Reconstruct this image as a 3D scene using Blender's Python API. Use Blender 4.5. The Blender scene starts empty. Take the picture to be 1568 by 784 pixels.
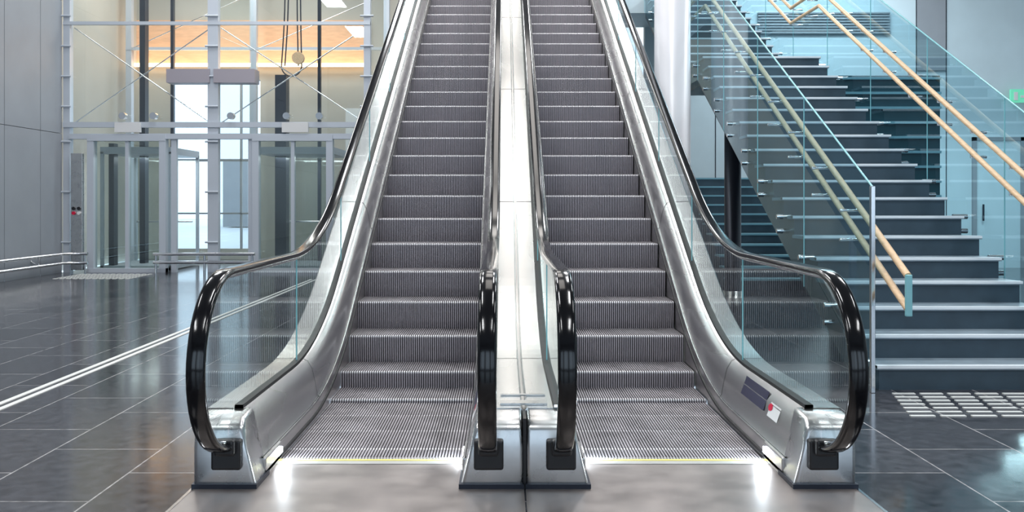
import bpy, math, bmesh
from mathutils import Vector
D=bpy.data; S=bpy.context.scene
S.view_settings.view_transform='Standard'
def link(o,p=None):
    S.collection.objects.link(o)
    if p: o.parent=p
    return o
def empty(n):
    e=D.objects.new(n,None); e.empty_display_size=.1; return link(e)
# ---------------- materials
def mat(n,col,metal=0,rough=.5,noise=0,nscale=8,stretch=(1,1,1),emit=None,es=0,bump=0,spec=.5):
    m=D.materials.new(n); m.use_nodes=True; N=m.node_tree.nodes; L=m.node_tree.links
    b=N['Principled BSDF']; b.inputs['Base Color'].default_value=(*col,1)
    b.inputs['Metallic'].default_value=metal; b.inputs['Roughness'].default_value=rough
    b.inputs['Specular IOR Level'].default_value=spec
    tc=N.new('ShaderNodeTexCoord'); mp=N.new('ShaderNodeMapping'); nz=N.new('ShaderNodeTexNoise')
    mp.inputs['Scale'].default_value=stretch; nz.inputs['Scale'].default_value=nscale
    L.new(tc.outputs['Object'],mp.inputs[0]); L.new(mp.outputs[0],nz.inputs['Vector'])
    if noise:
        r=N.new('ShaderNodeMapRange'); r.inputs[3].default_value=1-noise; r.inputs[4].default_value=1+noise
        r.inputs[1].default_value=.3; r.inputs[2].default_value=.7
        L.new(nz.outputs['Fac'],r.inputs[0])
        mx=N.new('ShaderNodeVectorMath'); mx.operation='SCALE'; mx.inputs[0].default_value=col
        L.new(r.outputs[0],mx.inputs['Scale']); L.new(mx.outputs[0],b.inputs['Base Color'])
        m2=N.new('ShaderNodeMath'); m2.operation='MULTIPLY'; m2.inputs[1].default_value=rough
        L.new(r.outputs[0],m2.inputs[0]); L.new(m2.outputs[0],b.inputs['Roughness'])
    if bump:
        bp=N.new('ShaderNodeBump'); bp.inputs['Strength'].default_value=bump; bp.inputs['Distance'].default_value=.01
        L.new(nz.outputs['Fac'],bp.inputs['Height']); L.new(bp.outputs[0],b.inputs['Normal'])
    if emit:
        b.inputs['Emission Color'].default_value=(*emit,1); b.inputs['Emission Strength'].default_value=es
    return m
def glass(n,tint,base=.06,k=.8,p=3,gc=(.9,.97,.97)):
    m=D.materials.new(n); m.use_nodes=True; N=m.node_tree.nodes; L=m.node_tree.links
    N.remove(N['Principled BSDF']); out=N['Material Output']
    t=N.new('ShaderNodeBsdfTransparent'); t.inputs[0].default_value=(*tint,1)
    g=N.new('ShaderNodeBsdfGlossy'); g.inputs['Roughness'].default_value=.01; g.inputs[0].default_value=(*gc,1)
    lw=N.new('ShaderNodeLayerWeight'); lw.inputs[0].default_value=.5
    pw=N.new('ShaderNodeMath'); pw.operation='POWER'; pw.inputs[1].default_value=p
    ma=N.new('ShaderNodeMath'); ma.operation='MULTIPLY_ADD'; ma.inputs[1].default_value=k; ma.inputs[2].default_value=base
    L.new(lw.outputs['Facing'],pw.inputs[0]); L.new(pw.outputs[0],ma.inputs[0])
    mx=N.new('ShaderNodeMixShader'); L.new(ma.outputs[0],mx.inputs[0]); L.new(t.outputs[0],mx.inputs[1]); L.new(g.outputs[0],mx.inputs[2])
    L.new(mx.outputs[0],out.inputs[0]); return m
STEEL=mat('brushed_steel',(.78,.765,.75),1,.27,.04,3,(1,.2,1))
STEELD=mat('skirt_steel',(.60,.585,.575),1,.30,.05,5)
STEELP=mat('pedestal_steel',(.60,.60,.60),1,.28,.06,9)
CHROME=mat('polished_steel',(.75,.76,.78),1,.15)
WHITEM=mat('painted_white_steel',(.54,.58,.64),.2,.35)
TREAD=mat('step_tread_aluminium',(.38,.355,.375),.6,.45,.15,4)
RISER=mat('step_riser_aluminium',(.35,.32,.345),.6,.45,.12,3)
GROOVE=mat('step_groove',(.045,.042,.048),.3,.6)
SNOSE=mat('step_nose_edge',(.68,.67,.69),.6,.4)
RUBBER=mat('handrail_rubber',(.004,.004,.005),0,.12,spec=.5)
BLACK=mat('black_plastic',(.012,.012,.014),0,.35)
GASK=mat('gasket',(.012,.012,.012),0,.5)
PLATE=mat('landing_plate_steel',(.31,.275,.26),.7,.36,.14,5,(1,1,1))
COMB=mat('comb_metal',(.6,.60,.58),.8,.35)
YEL=mat('comb_yellow_line',(.85,.70,.18),0,.4)
WALLG=mat('grey_wall_panel',(.27,.29,.32),.0,.42,.04,2)
WALLW=mat('white_wall',(.52,.62,.67),0,.6,.03,2)
WALLB=mat('beige_wall',(.50,.485,.43),0,.6,.05,1)
PAVE=mat('pale_paving',(.75,.78,.80),0,.6,.05,1)
WOOD=mat('birch_handrail',(.74,.50,.30),0,.4,.12,12,(4,.4,4))
SLATE=mat('stair_slate',(.036,.062,.086),0,.42,.15,6)
STREAD=mat('stair_tread_stone',(.24,.30,.35),0,.4,.12,8)
NOSE=mat('stair_nosing',(.82,.87,.91),.0,.35)
GLE=glass('escalator_glass',(.86,.925,.915),.08,.65,2.8)
GLS=glass('stair_glass',(.62,.83,.895),.06,.5,2.6,(.8,.95,1))
GLL=glass('lift_glass',(.91,.955,.96),.10,.5,3)
GLD=glass('lift_door_glass',(.70,.76,.73),.12,.5,3)
EDGE=mat('glass_edge',(.25,.55,.60),0,.2)
LED=mat('led_lamp',(1,1,1),0,.3,emit=(.85,.93,1),es=30)
CEILM=mat('ceiling_grey',(.30,.31,.33),0,.8)
WARM=mat('warm_cove_light',(1,.7,.4),0,.5,emit=(1,.70,.42),es=5)
PANELW=mat('self_lit_wood_panel',(.74,.45,.27),0,.45,.1,4,(1,1,5),emit=(1,.55,.3),es=.12)  # wood panel; its emission imitates cove light falling on it
DARK=mat('dark_steel',(.025,.03,.045),.5,.4)
RED=mat('red_plastic',(.6,.01,.05),0,.3)
WHITE=mat('white_label',(.7,.7,.7),0,.4)
SIGNB=mat('sign_blue_grey',(.03,.03,.065),.0,.4)
MAUVE=mat('mauve_box',(.36,.33,.37),.2,.45)
GREEN=mat('exit_green',(.15,.6,.4),0,.4,emit=(.2,.9,.55),es=.3)
TACT=mat('tactile_white',(.75,.75,.72),0,.4)
TEAL=mat('dark_teal_reflection',(.012,.06,.08),0,.2)  # dark teal of the stair glass reflections, as a solid colour
TEALL=mat('teal_reflected_tread',(.22,.42,.50),0,.3)  # light colour standing in for steps reflected in the stair glass
def floormat():
    m=D.materials.new('dark_stone_tiles'); m.use_nodes=True; N=m.node_tree.nodes; L=m.node_tree.links
    b=N['Principled BSDF']; tc=N.new('ShaderNodeTexCoord'); mp=N.new('ShaderNodeMapping')
    mp.inputs['Rotation'].default_value=(0,0,math.pi/2); mp.inputs['Location'].default_value=(.2,.13,0)
    br=N.new('ShaderNodeTexBrick'); br.inputs['Scale'].default_value=1
    br.inputs['Brick Width'].default_value=.9; br.inputs['Row Height'].default_value=.6
    br.inputs['Mortar Size'].default_value=.005; br.inputs['Mortar Smooth'].default_value=.1
    br.inputs['Color1'].default_value=(.022,.022,.028,1); br.inputs['Color2'].default_value=(.052,.052,.060,1)
    br.inputs['Mortar'].default_value=(.30,.29,.29,1)
    L.new(tc.outputs['Object'],mp.inputs[0]); L.new(mp.outputs[0],br.inputs['Vector'])
    nz=N.new('ShaderNodeTexNoise'); nz.inputs['Scale'].default_value=14; nz.inputs['Detail'].default_value=8
    L.new(tc.outputs['Object'],nz.inputs['Vector'])
    r=N.new('ShaderNodeMapRange'); r.inputs[1].default_value=.3;r.inputs[2].default_value=.7; r.inputs[3].default_value=.55; r.inputs[4].default_value=1.6
    L.new(nz.outputs['Fac'],r.inputs[0])
    sc=N.new('ShaderNodeVectorMath'); sc.operation='SCALE'; L.new(br.outputs['Color'],sc.inputs[0]); L.new(r.outputs[0],sc.inputs['Scale'])
    L.new(sc.outputs[0],b.inputs['Base Color'])
    r2=N.new('ShaderNodeMapRange'); r2.inputs[3].default_value=.07; r2.inputs[4].default_value=.20; L.new(nz.outputs['Fac'],r2.inputs[0])
    L.new(r2.outputs[0],b.inputs['Roughness'])
    bp=N.new('ShaderNodeBump'); bp.inputs['Strength'].default_value=.3; bp.inputs['Distance'].default_value=.003; bp.invert=True
    L.new(br.outputs['Fac'],bp.inputs['Height']); L.new(bp.outputs[0],b.inputs['Normal'])
    return m
FLOOR=floormat()
# ---------------- mesh helpers
def mesh(n,v,f,m,p=None,smooth=False,mi=None):
    me=D.meshes.new(n); me.from_pydata(v,[],f)
    for a in (m if isinstance(m,list) else [m]): me.materials.append(a)
    if mi:
        for i,q in enumerate(me.polygons): q.material_index=mi[i]
    if smooth:
        for q in me.polygons: q.use_smooth=True
    me.update(); return link(D.objects.new(n,me),p)
def box(n,x0,x1,y0,y1,z0,z1,m,p=None,bev=0):
    v=[(x,y,z) for x in (x0,x1) for y in (y0,y1) for z in (z0,z1)]
    f=[(0,1,3,2),(4,6,7,5),(0,4,5,1),(2,3,7,6),(0,2,6,4),(1,5,7,3)]
    o=mesh(n,v,f,m,p)
    if bev:
        b=o.modifiers.new('b','BEVEL'); b.width=bev; b.segments=3
    return o
def boxes(n,L,m,p=None):
    v=[];f=[]
    for (x0,x1,y0,y1,z0,z1) in L:
        b=len(v); v+=[(x,y,z) for x in (x0,x1) for y in (y0,y1) for z in (z0,z1)]
        f+=[tuple(b+i for i in q) for q in [(0,1,3,2),(4,6,7,5),(0,4,5,1),(2,3,7,6),(0,2,6,4),(1,5,7,3)]]
    return mesh(n,v,f,m,p)
def tubes(n,segs,r,m,p=None):
    c=D.curves.new(n,'CURVE'); c.dimensions='3D'; c.bevel_depth=r; c.bevel_resolution=4; c.use_fill_caps=True
    for pts in segs:
        s=c.splines.new('POLY'); s.points.add(len(pts)-1)
        for i,q in enumerate(pts): s.points[i].co=(*q,1)
    c.materials.append(m); return link(D.objects.new(n,c),p)
def tube(n,pts,r,m,p=None): return tubes(n,[pts],r,m,p)
def sweepyz(n,path,sec,m,x0,p=None,closed=True):
    v=[];k=len(sec)
    for i,(y,z) in enumerate(path):
        a=path[max(i-1,0)]; b=path[min(i+1,len(path)-1)]
        t=Vector((b[0]-a[0],b[1]-a[1])).normalized(); nn=(-t.y,t.x)
        for dx,dn in sec: v.append((x0+dx,y+nn[0]*dn,z+nn[1]*dn))
    f=[]
    for i in range(len(path)-1):
        for j in range(k if closed else k-1):
            f.append((i*k+j,i*k+(j+1)%k,(i+1)*k+(j+1)%k,(i+1)*k+j))
    if closed: f+= [tuple(range(k)),tuple(range((len(path)-1)*k,len(path)*k))]
    return mesh(n,v,f,m,p,True)
# ---------------- escalator profile
SL=.555
def ramp(t,a): return 0 if t<-a else (t if t>a else (t+a)**2/(4*a))
def prof(y,a=.8,y0=6.519,top=16.25): return SL*(ramp(y-y0,a)-ramp(y-top,a))
def frange(a,b,s):
    r=[];x=a
    while x<b-1e-6: r.append(x); x+=s
    return r+[b]
XC=.1; YS=4.62; YE=18.3
YL=frange(YS,5.6,.3)+frange(5.7,7.5,.1)+frange(7.8,15.3,.5)+frange(15.4,17.2,.1)+frange(17.4,YE,.3)
NR=60
def stepmesh():
    W=.5
    path=[(.408,0),(.2,0),(.018,0),(.004,-.003),(0,-.014),(.0,-.03),(.003,-.09),(.008,-.16),(.016,-.235)]
    nrm=[(0,1),(0,1),(0,1),(-.6,.8),(-1,0),(-1,0),(-1,0),(-1,.03),(-1,.05)]
    v=[];xs=[];n=NR;pitch=2*W/n
    for i in range(n):
        x=-W+i*pitch
        xs+=[(x,0),(x+pitch*.52,0),(x+pitch*.56,-.011),(x+pitch*.96,-.011)]
    K=len(path)
    for x,d in xs:
        for (y,z),(ny,nz) in zip(path,nrm): v.append((x,y+ny*d,z+nz*d))
    f=[];mi=[]
    for i in range(len(xs)-1):
        for j in range(K-1):
            f.append((i*K+j,i*K+j+1,(i+1)*K+j+1,(i+1)*K+j))
            mi.append(3 if i%4==2 else (2 if j in (2,3) else (0 if j<2 else 1)))
    me=D.meshes.new('step'); me.from_pydata(v,[],f)
    for a in (TREAD,RISER,SNOSE,GROOVE): me.materials.append(a)
    for i,q in enumerate(me.polygons): q.material_index=mi[i]
    me.update(); return me
STEP=stepmesh()
def escalator(xc,label_side):
    E=empty('escalator')
    ys=[5.15+.4*k for k in range(0,29)]
    for i,y in enumerate(ys):
        o=D.objects.new('step_%d'%i,STEP); o.location=(xc,y,prof(y,.45)); link(o,E)
    p_=1/NR
    bars=[(xc-.5+i*p_,xc-.5+i*p_+p_*.52,4.93,5.148,-.011,0.0) for i in range(NR)]
    boxes('entry_step_ridges',bars,TREAD,E); box('entry_step_base',xc-.5,xc+.5,4.93,5.148,-.05,-.011,GROOVE,E)
    box('comb_plate',xc-.505,xc+.505,4.83,4.92,-.01,.006,COMB,E)
    box('comb_yellow_edge',xc-.50,xc+.50,4.900,4.922,-.005,.0085,YEL,E)
    teeth=[(xc-.5+i*p_+p_*.56,xc-.5+i*p_+p_*.96,4.92,4.965,-.008,.006) for i in range(NR)]
    boxes('comb_teeth',teeth,COMB,E)
    box('upper_landing_plate',xc-.52,xc+.52,16.7,YE,5.36,5.41,PLATE,E)
    for s in (-1,1):
        tag='left' if s<0 else 'right'
        def strip(n,sec,m,smooth=False,Y=YL):
            v=[];k=len(sec)
            for y in Y:
                pz=prof(y)
                for d,o in sec: v.append((xc+s*d,y,pz+o))
            f=[(i*k+j,i*k+j+1,(i+1)*k+j+1,(i+1)*k+j) for i in range(len(Y)-1) for j in range(k-1)]
            return mesh(n,v,f,m,E,smooth)
        strip('skirt_'+tag,[(.5035,-.28),(.5035,.09),(.507,.10)],STEELD)
        strip('skirt_brush_'+tag,[(.4955,.018),(.4955,.034),(.5035,.04)],GASK)
        INN=[(.507,.10),(.52,.112),(.535,.20),(.556,.285),(.585,.335),(.61,.35)]
        OUT=[(.656,.35),(.66,.352),(.79,.352),(.80,.342)]
        strip('inner_deck_'+tag,INN,STEEL,True)
        strip('deck_joint_'+tag,[(.5055,.094),(.512,.106)],GASK)
        strip('gasket_'+tag,[(.61,.35),(.612,.368),(.654,.368),(.656,.35)],GASK)
        strip('outer_deck_'+tag,OUT,STEEL)
        for i,y in enumerate((6.0,8.4,10.8,13.2,15.6)):
            strip('deck_seam_in_%s_%d'%(tag,i),[(d-.0015,o+.0015) for d,o in INN],GASK,False,[y,y+.006])
            strip('deck_seam_out_%s_%d'%(tag,i),[(d,o+.0015) for d,o in OUT],GASK,False,[y,y+.006])
        v=[]
        for y in YL:
            pz=prof(y); v+= [(xc+s*.80,y,pz+.342),(xc+s*.80,y,max(0.002,pz-.75))]
        f=[(2*i,2*i+1,2*i+3,2*i+2) for i in range(len(YL)-1)]
        mesh('truss_cladding_'+tag,v,f,WALLG,E)
        cy,cz,ra,rb=4.42,.635,.45,.42
        arc=[(cy-ra*math.sin(t),cz-rb*math.cos(t)) for t in [math.pi*i/24 for i in range(25)]]
        rail=[(4.60,.235),(4.50,.218)]+arc
        for y in frange(4.6,5.6,.2)+frange(5.7,7.6,.08)+frange(7.9,15.3,.5)+frange(15.4,17.2,.1)+[17.6,18.1]:
            rail.append((y,1.055+prof(y,.85,6.60,16.25)))
        zt=rail[-1][1]
        rail+=[(18.1+.4*math.sin(t),zt-.4+.4*math.cos(t)) for t in [math.pi*i/12 for i in range(1,13)]]
        rw,rt=.042,.018
        sec=[]
        for i in range(20):
            a=2*math.pi*i/20; c,q=math.cos(a),math.sin(a)
            sec.append((rw*math.copysign(abs(c)**.6,c),rt*math.copysign(abs(q)**.7,q)))
        sweepyz('handrail_'+tag,rail,sec,RUBBER,xc+s*.6325,E)
        sweepyz('handrail_guide_'+tag,[(a,b) for a,b in rail[3:-10]],[(-.014,-.032),(.014,-.032),(.014,-.014),(-.014,-.014)],CHROME,xc+s*.6325,E)
        gv=[];X=xc+s*.6325
        for (y,z) in arc: gv+=[(X,y+.01,z),(X,4.43,z)]
        gf=[(2*i,2*i+1,2*i+3,2*i+2) for i in range(len(arc)-1)]
        b=len(gv); YG=[4.43]+YL[:-1]
        for y in YG: gv+=[(X,y,1.045+prof(y,.85,6.60,16.25)),(X,y,.355+prof(y) if y>4.6 else .3)]
        gf+=[(b+2*i,b+2*i+1,b+2*i+3,b+2*i+2) for i in range(len(YG)-1)]
        mesh('glass_balustrade_'+tag,gv,gf,GLE,E)
        js=[]
        for y in (5.9,7.5,9.1,10.7,12.3,13.9,15.5):
            js.append((X-.004,X+.004,y,y+.006,.36+prof(y),1.03+prof(y,.85,6.6)))
        boxes('glass_joints_'+tag,js,EDGE,E)
        xa,xb=sorted((xc+s*.492,xc+s*.80))
        poly=[(4.43,.0),(4.43,.20),(4.45,.30),(4.50,.335),(4.66,.352),(4.66,0)]
        v=[(x,y,z) for x in (xa,xb) for y,z in poly]; k=len(poly)
        vv=[]
        for (x,y,z) in v:
            inner = abs(x-(xc+s*.492))<1e-6
            if inner and z>.1: x=x+s*(.045 if z<.25 else .075)
            vv.append((x,y,z))
        f=[tuple(range(k)),tuple(range(k,2*k))]+[(i,(i+1)%k,k+(i+1)%k,k+i) for i in range(k)]
        o=mesh('pedestal_'+tag,vv,f,STEELP,E)
        bm=bmesh.new(); bm.from_mesh(o.data); bmesh.ops.recalc_face_normals(bm,faces=bm.faces); bm.to_mesh(o.data); bm.free()
        bv=o.modifiers.new('b','BEVEL'); bv.width=.022; bv.segments=4
        for q in o.data.polygons: q.use_smooth=True
        box('pedestal_foot_'+tag,xa-.004,xb+.004,4.415,4.66,.001,.028,DARK,E)
        box('inlet_box_'+tag,X-.072,X+.072,4.395,4.46,.10,.245,BLACK,E,.012)
        box('inlet_brush_'+tag,X-.05,X+.05,4.36,4.41,.175,.255,BLACK,E,.015)
        xs0,xs1=sorted((xc+s*.4955,xc+s*.535))
        box('skirt_end_'+tag,xs0,xs1,4.62,4.95,.002,.10,STEELD,E,.008)
        l0,l1=sorted((xc+s*.487,xc+s*.4975))
        box('skirt_lamp_'+tag,l0,l1,4.84,4.93,.045,.075,LED,E)
        ld=D.lights.new('lamp','AREA'); ld.shape='RECTANGLE'; ld.size=.1; ld.size_y=.03; ld.energy=3.0; ld.color=(.78,.9,1)
        lo=D.objects.new('skirt_light_'+tag,ld); lo.location=(xc+s*.48,4.92,.06)
        lo.rotation_euler=Vector((-s,.05,-.12)).to_track_quat('-Z','Y').to_euler(); link(lo,E)
    v=[];YU=[y for y in YL if prof(y)>.76]
    for y in YU:
        z=prof(y)-.75; v+=[(xc-.8,y,z),(xc+.8,y,z)]
    mesh('truss_underside',v,[(2*i,2*i+1,2*i+3,2*i+2) for i in range(len(YU)-1)],WALLG,E)
    a=((.537,.20),(.585,.335))
    def P(y,t,e=.008): return (xc+a[0][0]+(a[1][0]-a[0][0])*t-e,y,prof(y)+a[0][1]+(a[1][1]-a[0][1])*t+e)
    def decal(n,y0,y1,t0,t1,m): mesh(n,[P(y0,t0),P(y1,t0),P(y1,t1),P(y0,t1)],[(0,1,2,3)],m,E)
    decal('instruction_sign',5.10,5.58,.15,.92,SIGNB)
    decal('stop_button_plate',4.84,5.02,.1,.65,WHITE)
    mesh('stop_button_mark',[P(5.0+.035*math.cos(q),.45+.14*math.sin(q),.010) for q in [math.pi*i/10 for i in range(20)]],[tuple(range(20))],RED,E)
    return E
escalator(XC-.8075,0); escalator(XC+.8075,1)
pl=empty('escalator_median_trim')
v=[]
for y in YL:
    z=prof(y)+.335; v+=[(XC-.0085,y,z),(XC+.0085,y,z)]
mesh('median_gap',v,[(2*i,2*i+1,2*i+3,2*i+2) for i in range(len(YL)-1)],STEELD,pl)
boxes('median_post',[(XC-.008,XC+.008,4.44,4.64,.0,.34)],BLACK,pl)
boxes('median_end_plate',[(XC-.12,XC+.12,4.68,4.76,.353,.362),(XC-.12,XC+.12,4.9,4.93,.353,.36)],STEELP,pl)
lp=empty('landing_plate')
boxes('plate',[(XC-1.6,XC-.004,2.2,4.84,.0,.006),(XC+.004,XC+1.6,2.2,4.84,.0,.006)],PLATE,lp)
boxes('plate_frame',[(XC-1.615,XC-1.6,2.2,4.84,0,.008),(XC+1.6,XC+1.615,2.2,4.84,0,.008)],CHROME,lp)
# ---------------- room
x0,x1,y0,y1=-8.8,12,-10,24
hx0,hx1,hy0,hy1=XC-1.31,XC+1.31,4.9,6.9
v=[];f=[]
for a,b,c,d in [(x0,hx0,y0,y1),(hx1,x1,y0,y1),(hx0,hx1,y0,hy0),(hx0,hx1,hy1,y1)]:
    k=len(v); v+=[(a,c,0),(b,c,0),(b,d,0),(a,d,0)]; f.append((k,k+1,k+2,k+3))
mesh('floor',v,f,FLOOR)
box('ceiling',-12,12,-10,24,8.5,8.6,CEILM)
wf=empty('unseen_front_wall')  # unseen hall wall, added so its openings streak the steel reflections
L=[(-9,12.2,-10.2,-10,0,.5),(-9,12.2,-10.2,-10,6.2,8.5)]
xx=-9
while xx<12:
    L.append((xx,xx+.9,-10.2,-10,.5,6.2)); xx+=3.5
boxes('wall_panels',L,WALLG,wf)
wl=empty('wall_left')
L=[]
edges=[17.35-1.25*i for i in range(22)]
prev=18.2
for e in edges:
    for z0,z1 in ((.0,2.755),(2.765,5.4),(5.41,8.5)): L.append((-8.9,-8.8,e+.008,prev-.008,z0,z1))
    prev=e
boxes('wall_panels',L,WALLG,wl); box('wall_backing',-9,-8.9,-10,18.2,0,8.5,DARK,wl)
gb=empty('guard_rail')
tubes('rail_tubes',[[(-8.65,8,.38),(-8.65,18.0,.38),(-8.2,18.0,.38)],[(-8.65,8,.2),(-8.65,18.0,.2),(-8.2,18.0,.2)]],.03,CHROME,gb)
tubes('rail_brackets',[[(-8.8,y,.29),(-8.65,y,.2),(-8.65,y,.38)] for y in (9,11,13,15,17)]+[[(-8.25,18.0,0),(-8.25,18.0,.4)]],.018,CHROME,gb)
gb2=empty('guard_rail')
tubes('rail_tubes',[[(-6.85,17.85,.38),(-4.87,17.85,.38)],[(-6.85,17.85,.22),(-4.87,17.85,.22)]],.032,CHROME,gb2)
tubes('rail_posts',[[(x,17.85,0),(x,17.85,.4)] for x in (-6.8,-5.85,-4.92)],.025,CHROME,gb2)
YB=22.5
WX0,WX1=-8.2,-6.0
boxes('wall_back',[(-14,WX0,YB,YB+.2,0,8.5),(WX1,3,YB,YB+.2,0,8.5),(WX0,WX1,YB,YB+.2,0,.25),(WX0,WX1,YB,YB+.2,4.4,8.5)],WALLB)
w=empty('window_1')
boxes('mullions',[(-7.2,-7.12,YB,YB+.1,.25,4.4),(WX0,WX1,YB,YB+.1,2.4,2.46),(WX0,WX1,YB,YB+.1,1.1,1.14),(-6.5,-6.46,YB,YB+.1,.25,4.4)],WALLG,w)
box('pavement_ground',-30,30,24,80,-.2,-.05,PAVE)
ob=empty('distant_buildings'); boxes('blocks',[(-16,-14.6,52,56,0,3.8),(-19.5,-19,44,45,0,4),(-13.4,-12,48,50,0,2.6)],WALLG,ob)
box('wall_return_left',-9.1,-9.0,18.2,22.5,0,8.5,WALLB)
wp=empty('warm_wood_wall_panel')
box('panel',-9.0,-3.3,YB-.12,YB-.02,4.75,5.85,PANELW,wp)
box('cove_lamp',-9.0,-3.3,YB-.26,YB-.17,4.70,4.78,WARM,wp)
box('wall_back_right',3,12,19.5,19.7,0,8.5,WALLW)
box('wall_right',12,12.2,-10,19.7,0,8.5,WALLW)
tr=empty('trim_1')
boxes('panel_seams',[(x,x+.015,19.49,19.5,0,8.5) for x in (4.5,8.78,9.42,11.2)],DARK,tr)
box('grey_panel',8.8,9.4,19.46,19.5,4.2,8.5,WALLG,tr)
lv=empty('wall_louvre')
boxes('slats',[(5.4,8.2,19.42,19.5,4.98+.06*i,5.015+.06*i) for i in range(8)],WALLG,lv)
dr=empty('door_1')
box('door_leaf',10.05,10.98,19.45,19.5,0,2.7,WALLW,dr)
boxes('door_frame',[(9.97,10.05,19.43,19.5,0,2.78),(10.98,11.06,19.43,19.5,0,2.78),(9.97,11.06,19.43,19.5,2.7,2.78)],WALLG,dr)
tubes('door_handle',[[(10.16,19.38,1.0),(10.16,19.38,1.35)]],.02,DARK,dr)
ex=empty('exit_sign'); box('sign_body',10.7,11.05,19.3,19.36,3.5,3.78,GREEN,ex); boxes('sign_pictogram',[(10.76,10.84,19.29,19.3,3.55,3.72),(10.9,11.0,19.29,19.3,3.6,3.65)],WHITE,ex); box('sign_mount',10.85,10.9,19.36,19.5,3.6,3.65,WHITEM,ex)
box('upper_floor_slab',-1.6,4.6,18.0,19.5,5.12,5.4,WALLW)
def cyl(n,x,y,z0,z1,r,m,p=None,seg=48):
    v=[];f=[]
    for i in range(seg):
        a=2*math.pi*i/seg; v+=[(x+r*math.cos(a),y+r*math.sin(a),z0),(x+r*math.cos(a),y+r*math.sin(a),z1)]
    for i in range(seg): j=(i+1)%seg; f.append((2*i,2*j,2*j+1,2*i+1))
    f+=[tuple(range(0,2*seg,2)),tuple(range(1,2*seg,2))]
    o=mesh(n,v,f,m,p,True)
    for q in o.data.polygons[-2:]: q.use_smooth=False
    return o
COLW=mat('white_column_paint',(.50,.50,.53),0,.3)
c=empty('round_column'); cyl('shaft',2.30,12.5,0,8.5,.245,COLW,c); cyl('base_collar',2.30,12.5,0,.12,.26,STEEL,c)
c=empty('round_column'); cyl('shaft',3.35,13.4,0,3.0,.12,DARK,c); cyl('base_collar',3.35,13.4,0,.1,.14,STEEL,c)
# ---------------- stairs
st=empty('staircase'); X0,X1=2.76,4.40
steps=[(6.78+.33*k,.18*(k+1)) for k in range(19)]
steps+= [(14.3+.33*k,3.42+.18*(k+1)) for k in range(11)]
def snose(y): return .18+.545*(min(y,12.72)-6.78)+.545*max(0,min(y,17.6)-13.97)
poly=[];zc=0
for (y,z) in steps: poly+=[(y,zc),(y,z-.03)]; zc=z-.03
poly+=[(18.0,zc),(18.0,zc-.35),(14.2,3.05),(13.0,3.05),(7.3,0)]
v=[(x,y,z) for x in (X0+.02,X1-.02) for y,z in poly]; k=len(poly)
f=[tuple(range(k)),tuple(range(k,2*k))]+[(i,(i+1)%k,k+(i+1)%k,k+i) for i in range(k)]
mesh('stair_body',v,f,SLATE,st)
T=[];NS=[]
for i,(y,z) in enumerate(steps):
    y2=steps[i+1][0] if i+1<len(steps) else 18.0
    T.append((X0,X1,y-.015,y2,z-.03,z)); NS.append((X0,X1,y-.018,y+.035,z-.02,z+.002)); 
boxes('treads',T,STREAD,st); boxes('nosings',NS,NOSE,st)
for tag,gx,sx in (('left',2.69,1),('right',4.49,-1)):
    ys=frange(6.68,12.6,.37)+[12.72,13.3,13.97]+frange(14.3,17.6,.4)
    v=[]
    for y in ys: v+=[(gx,y,snose(y)+1.38),(gx,y,max(.0,snose(y)-.32))]
    mesh('glass_balustrade_'+tag,v,[(2*i,2*i+1,2*i+3,2*i+2) for i in range(len(ys)-1)],GLS,st)
    tube('glass_top_edge_'+tag,[(gx,y,snose(y)+1.38) for y in ys],.008,EDGE,st)
    boxes('glass_joints_'+tag,[(gx-.004,gx+.004,y,y+.008,max(0,snose(y)-.32),snose(y)+1.37) for y in (8.2,9.7,11.2,12.7,14.2,15.7)],EDGE,st)
    box('end_post_'+tag,gx-.015,gx+.015,6.66,6.70,0,1.51,CHROME,st,.004)
    rx=gx+sx*.11
    for nm,off in (('upper',.94),('lower',.71)):
        yr=[6.34]+frange(7,12.5,.8)+[12.72,13.97]+frange(14.5,17.6,.8)
        tube('handrail_%s_%s'%(nm,tag),[(rx,y,snose(y)+off) for y in yr],.025,WOOD,st)
    box('handrail_end_'+tag,rx-.022,rx+.022,6.315,6.345,snose(6.34)+.66,snose(6.34)+.95,EDGE,st,.006)
    so=[];br=[]
    y=6.95
    while y<17.3:
        zn=snose(y)
        for o in (-.14,.0): 
            a=gx+sx*.11; so.append([(gx-sx*.03,y,zn+o-.1),(a,y,zn+o-.1)])
        for off in (.94,.71):
            br.append([(gx-sx*.03,y+.3,snose(y+.3)+off-.05),(rx,y+.3,snose(y+.3)+off-.05),(rx,y+.3,snose(y+.3)+off)])
        y+=.66
    tubes('glass_standoffs_'+tag,so,.024,CHROME,st); tubes('rail_brackets_'+tag,br,.013,CHROME,st)
s2=empty('staircase');  # added flight, stands in for teal reflections in the stair glass
boxes('reflected_risers',[(3.6,5.6,14.6+.32*k,14.92+.32*k,0,.17*(k+1)-.03) for k in range(11)],SLATE,s2)
boxes('treads',[(3.58,5.6,14.585+.32*k,14.92+.32*k,.17*(k+1)-.03,.17*(k+1)) for k in range(11)],TEALL,s2)
sp=empty('step_reflection_screen')  # made-up screen; teal body and pale lines imitate steps reflected in glass
box('reflection_panel',4.66,6.22,13.05,13.12,0,3.2,TEAL,sp)
boxes('slats',[(4.66,6.22,13.0,13.05,.2+.21*i,.235+.21*i) for i in range(15)],TEALL,sp)
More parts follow.
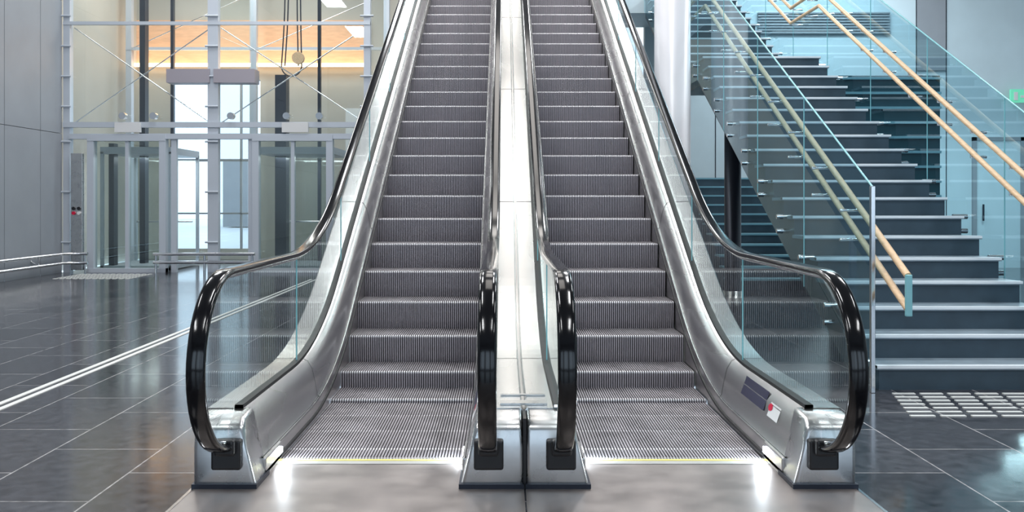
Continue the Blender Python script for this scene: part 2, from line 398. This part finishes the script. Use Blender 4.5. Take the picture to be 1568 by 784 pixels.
# ---------------- lift
lf=empty('glass_lift'); Y0=18.2
def X(px): return (px-772)/76.9
def Z(py): return 1.39+(310-py)/76.9
fr=[(a,b,Y0,Y0+.15,0,7.5) for a,b in [(X(97),X(107)),(X(318),X(334)),(X(557),X(567))]]
fr+=[(X(97),X(567),Y0-.015,Y0+.06,Z(38),Z(33)),(X(97),X(567),Y0-.03,Y0+.12,Z(195),Z(187)),(X(107),X(567),Y0-.04,Y0+.14,Z(213),Z(205))]
fr+=[(X(97),X(107),Y0+3,Y0+3.15,0,7.5),(X(318),X(330),Y0+3,Y0+3.15,0,7.5),(X(557),X(567),Y0+3,Y0+3.15,0,7.5),(X(97),X(567),Y0+2.99,Y0+3.1,Z(195),Z(187)),(X(97),X(567),Y0+2.99,Y0+3.1,Z(38),Z(33)),
 (X(262),X(270),Y0+.005,Y0+.1,0,Z(213)),(X(380),X(386),Y0+.005,Y0+.1,0,Z(213))]
boxes('frame',fr,WHITEM,lf)
for i,(a,b) in enumerate(((135,255),(387,510))):
    boxes('door_frame_%d'%(i+1),[(X(a),X(a+10),Y0-.05,Y0+.12,0,Z(216)),(X(b-10),X(b),Y0-.05,Y0+.12,0,Z(216)),(X((a+b)/2)-.035,X((a+b)/2)+.035,Y0-.02,Y0+.1,0,Z(216)),(X(a),X(b),Y0-.06,Y0+.1,0,.08),(X(a),X(b),Y0-.06,Y0+.12,Z(216),Z(206))],WHITEM,lf)
    mesh('door_glass_%d'%(i+1),[(X(a),Y0+.03,0),(X(b),Y0+.03,0),(X(b),Y0+.03,Z(213)),(X(a),Y0+.03,Z(213))],[(0,1,2,3)],GLD,lf)
def pane(n,pts,m): mesh(n,pts,[(0,1,2,3)],m,lf)
pane('glass_front',[(X(97),Y0+.07,0),(X(567),Y0+.07,0),(X(567),Y0+.07,7.5),(X(97),Y0+.07,7.5)],GLL)
for n,px in (('glass_divider',325),('glass_side_right',562)):
    pane(n,[(X(px),Y0+.1,0),(X(px),Y0+3,0),(X(px),Y0+3,7.5),(X(px),Y0+.1,7.5)],GLL)
boxes('guide_rails',[(X(177),X(186),Y0+1.2,Y0+1.4,0,7.5),(X(398),X(416),Y0+1.2,Y0+1.5,0,4.1),(X(205),X(210),Y0+2,Y0+2.1,0,7.5),(X(455),X(460),Y0+2,Y0+2.1,0,7.5),(X(150),X(158),Y0+.5,Y0+.7,0,2.6)],DARK,lf)
boxes('header_boxes',[(X(256),X(322),Y0-.05,Y0+.3,Z(127),Z(106)),(X(328),X(391),Y0-.05,Y0+.3,Z(127),Z(106))],MAUVE,lf)
boxes('indicator_boxes',[(X(178),X(217),Y0-.08,Y0,Z(203),Z(188)),(X(433),X(473),Y0-.08,Y0,Z(203),Z(188))],WHITE,lf)
rods=[]
for a,b in ((107,318),(334,557)):
    rods+=[[(X(a),Y0+.2,Z(40)),(X(b),Y0+.2,Z(187))],[(X(a),Y0+.2,Z(187)),(X(b),Y0+.2,Z(40))]]
    rods+=[[(X(a),Y0+3,Z(36)),(X(b),Y0+3,Z(-60))]]
tubes('bracing_rods',rods,.012,CHROME,lf)
spl=[]
for a in (100,325,562):
    for zz in (.6,1.6,2.6,3.3,3.9,4.5,5.1): spl.append([(X(a)-.13,Y0-.03,zz),(X(a)+.13,Y0-.03,zz)])
tubes('glass_clamps',spl,.02,WHITEM,lf)
for i,px in enumerate((190,237,490,440,355)):
    tubes('lamp_%d'%i,[[(X(px),Y0-.1,Z(178)),(X(px),Y0+.02,Z(178))]],.07,CHROME,lf)
box('call_panel',X(112),X(130),Y0-.1,Y0-.02,.05,Z(235),STEELP,lf,.01)
for i,z in enumerate((1.18,1.27)):
    for j,mm in enumerate((RED,WHITE)):
        tubes('button_%d_%d'%(i,j),[[(X(117+8*j),Y0-.13,z),(X(117+8*j),Y0-.09,z)]],.035,mm if i==0 else BLACK,lf)
def car(n,a,b,z0):
    boxes(n+'_frame',[(X(a),X(a)+.06,Y0+.4,Y0+.46,z0,z0+2.4),(X(b)-.06,X(b),Y0+.4,Y0+.46,z0,z0+2.4),(X(a),X(a)+.06,Y0+2.1,Y0+2.16,z0,z0+2.4),(X(b)-.06,X(b),Y0+2.1,Y0+2.16,z0,z0+2.4),(X(a),X(b),Y0+.4,Y0+2.16,z0,z0+.08),(X(a),X(b),Y0+.4,Y0+2.16,z0+2.36,z0+2.5)],WHITEM,lf)
    mesh(n+'_glass',[(X(a),Y0+2.1,z0),(X(b),Y0+2.1,z0),(X(b),Y0+2.1,z0+2.4),(X(a),Y0+2.1,z0+2.4)],[(0,1,2,3)],GLL,lf)
    tubes(n+'_handrail',[[(X(a)+.1,Y0+2.0,z0+.95),(X(b)-.1,Y0+2.0,z0+.95)]],.02,CHROME,lf)
car('lift_car',385,505,.02); car('lift_car_far',140,250,.02)
cb=[]
for dx in (0,.06,.3,.36):
    cb.append([(-4.75+dx*1.2+.25*math.sin(t*math.pi)*(.3 if dx<.2 else -.1),Y0+1.3,7.5-3.2*t) for t in [i/16 for i in range(17)]])
cb.append([(-4.75+.43*(1-math.cos(math.pi*i/12))/2,Y0+1.3,4.3-.22*math.sin(math.pi*i/12)) for i in range(13)])
tubes('cables',cb,.014,DARK,lf)
tubes('pulley_wheel',[[(X(437),Y0+1.1,Z(75)),(X(437),Y0+1.2,Z(75))]],.13,WOOD,lf)
tc=empty('tactile_guide_strip')
boxes('strips',[(-3.50,-3.455,1,16.5,.0,.005),(-3.41,-3.365,1,16.5,.0,.005)],TACT,tc)
tm=empty('tactile_mat'); boxes('studs',[(-8.2+.12*i,-8.14+.12*i,16.6+.15*j,16.68+.15*j,0,.006) for i in range(12) for j in range(8)],TACT,tm)
tm=empty('tactile_paving'); boxes('bars',[(2.64+.2*i+(.03*j),2.80+.2*i+.03*j,5.93+.115*j,5.96+.115*j,0,.006) for i in range(12) for j in range(7)],TACT,tm)
# ---------------- lights
def area(n,loc,sx,sy,e,col=(1,1,1),rot=(0,0,0)):
    l=D.lights.new(n,'AREA'); l.shape='RECTANGLE'; l.size=sx; l.size_y=sy; l.energy=e; l.color=col
    o=D.objects.new(n,l); o.location=loc; o.rotation_euler=rot; return link(o)
for i,x in enumerate((-6,-2,2,6.5)):
    for j,y in enumerate((-1,5,11,16.5)):
        area('added_deck_lamp',(x,y,8.4),.7,2.6,165,(.97,.985,1))
for y in (8.5,13.5,18.5): area('added_deck_lamp',(.1,y,8.4),1.6,3.2,48,(1,.95,.90))  # added unseen row, placed to reflect brightly in the median deck
area('added_lift_wall_lamp',(-6,19.8,7.4),4.5,1.5,210,(1,.96,.90))  # added lamp that brightens the beige wall behind the lift
area('lift_car_lamp',(X(445),Y0+1.3,2.34),1.2,.8,30,(.92,.97,1))
area('lift_car_lamp',(X(195),Y0+1.3,2.34),1.2,.8,30,(.92,.97,1))
area('cove_light',(-6.1,YB-.35,4.75),5.4,.1,24,(1,.64,.36),(math.radians(200),0,0))
area('stairwell_lamp',(6.5,17.5,6.5),3,1.5,180,(.76,.93,1))
area('undercroft_lamp',(9.5,17,3.2),1.5,.8,90,(.82,.98,1))
w=D.worlds.new('W'); S.world=w; w.use_nodes=True
bg=w.node_tree.nodes['Background']; bg.inputs[0].default_value=(.66,.83,1,1); bg.inputs[1].default_value=2.2
cam=D.cameras.new('cam'); cam.sensor_width=36; cam.lens=36*1400/1568
cam.shift_x=12/1568; cam.shift_y=-(392-310)/1568
co=D.objects.new('camera',cam); co.location=(0,0,1.39); co.rotation_euler=(math.pi/2,0,0); link(co); S.camera=co
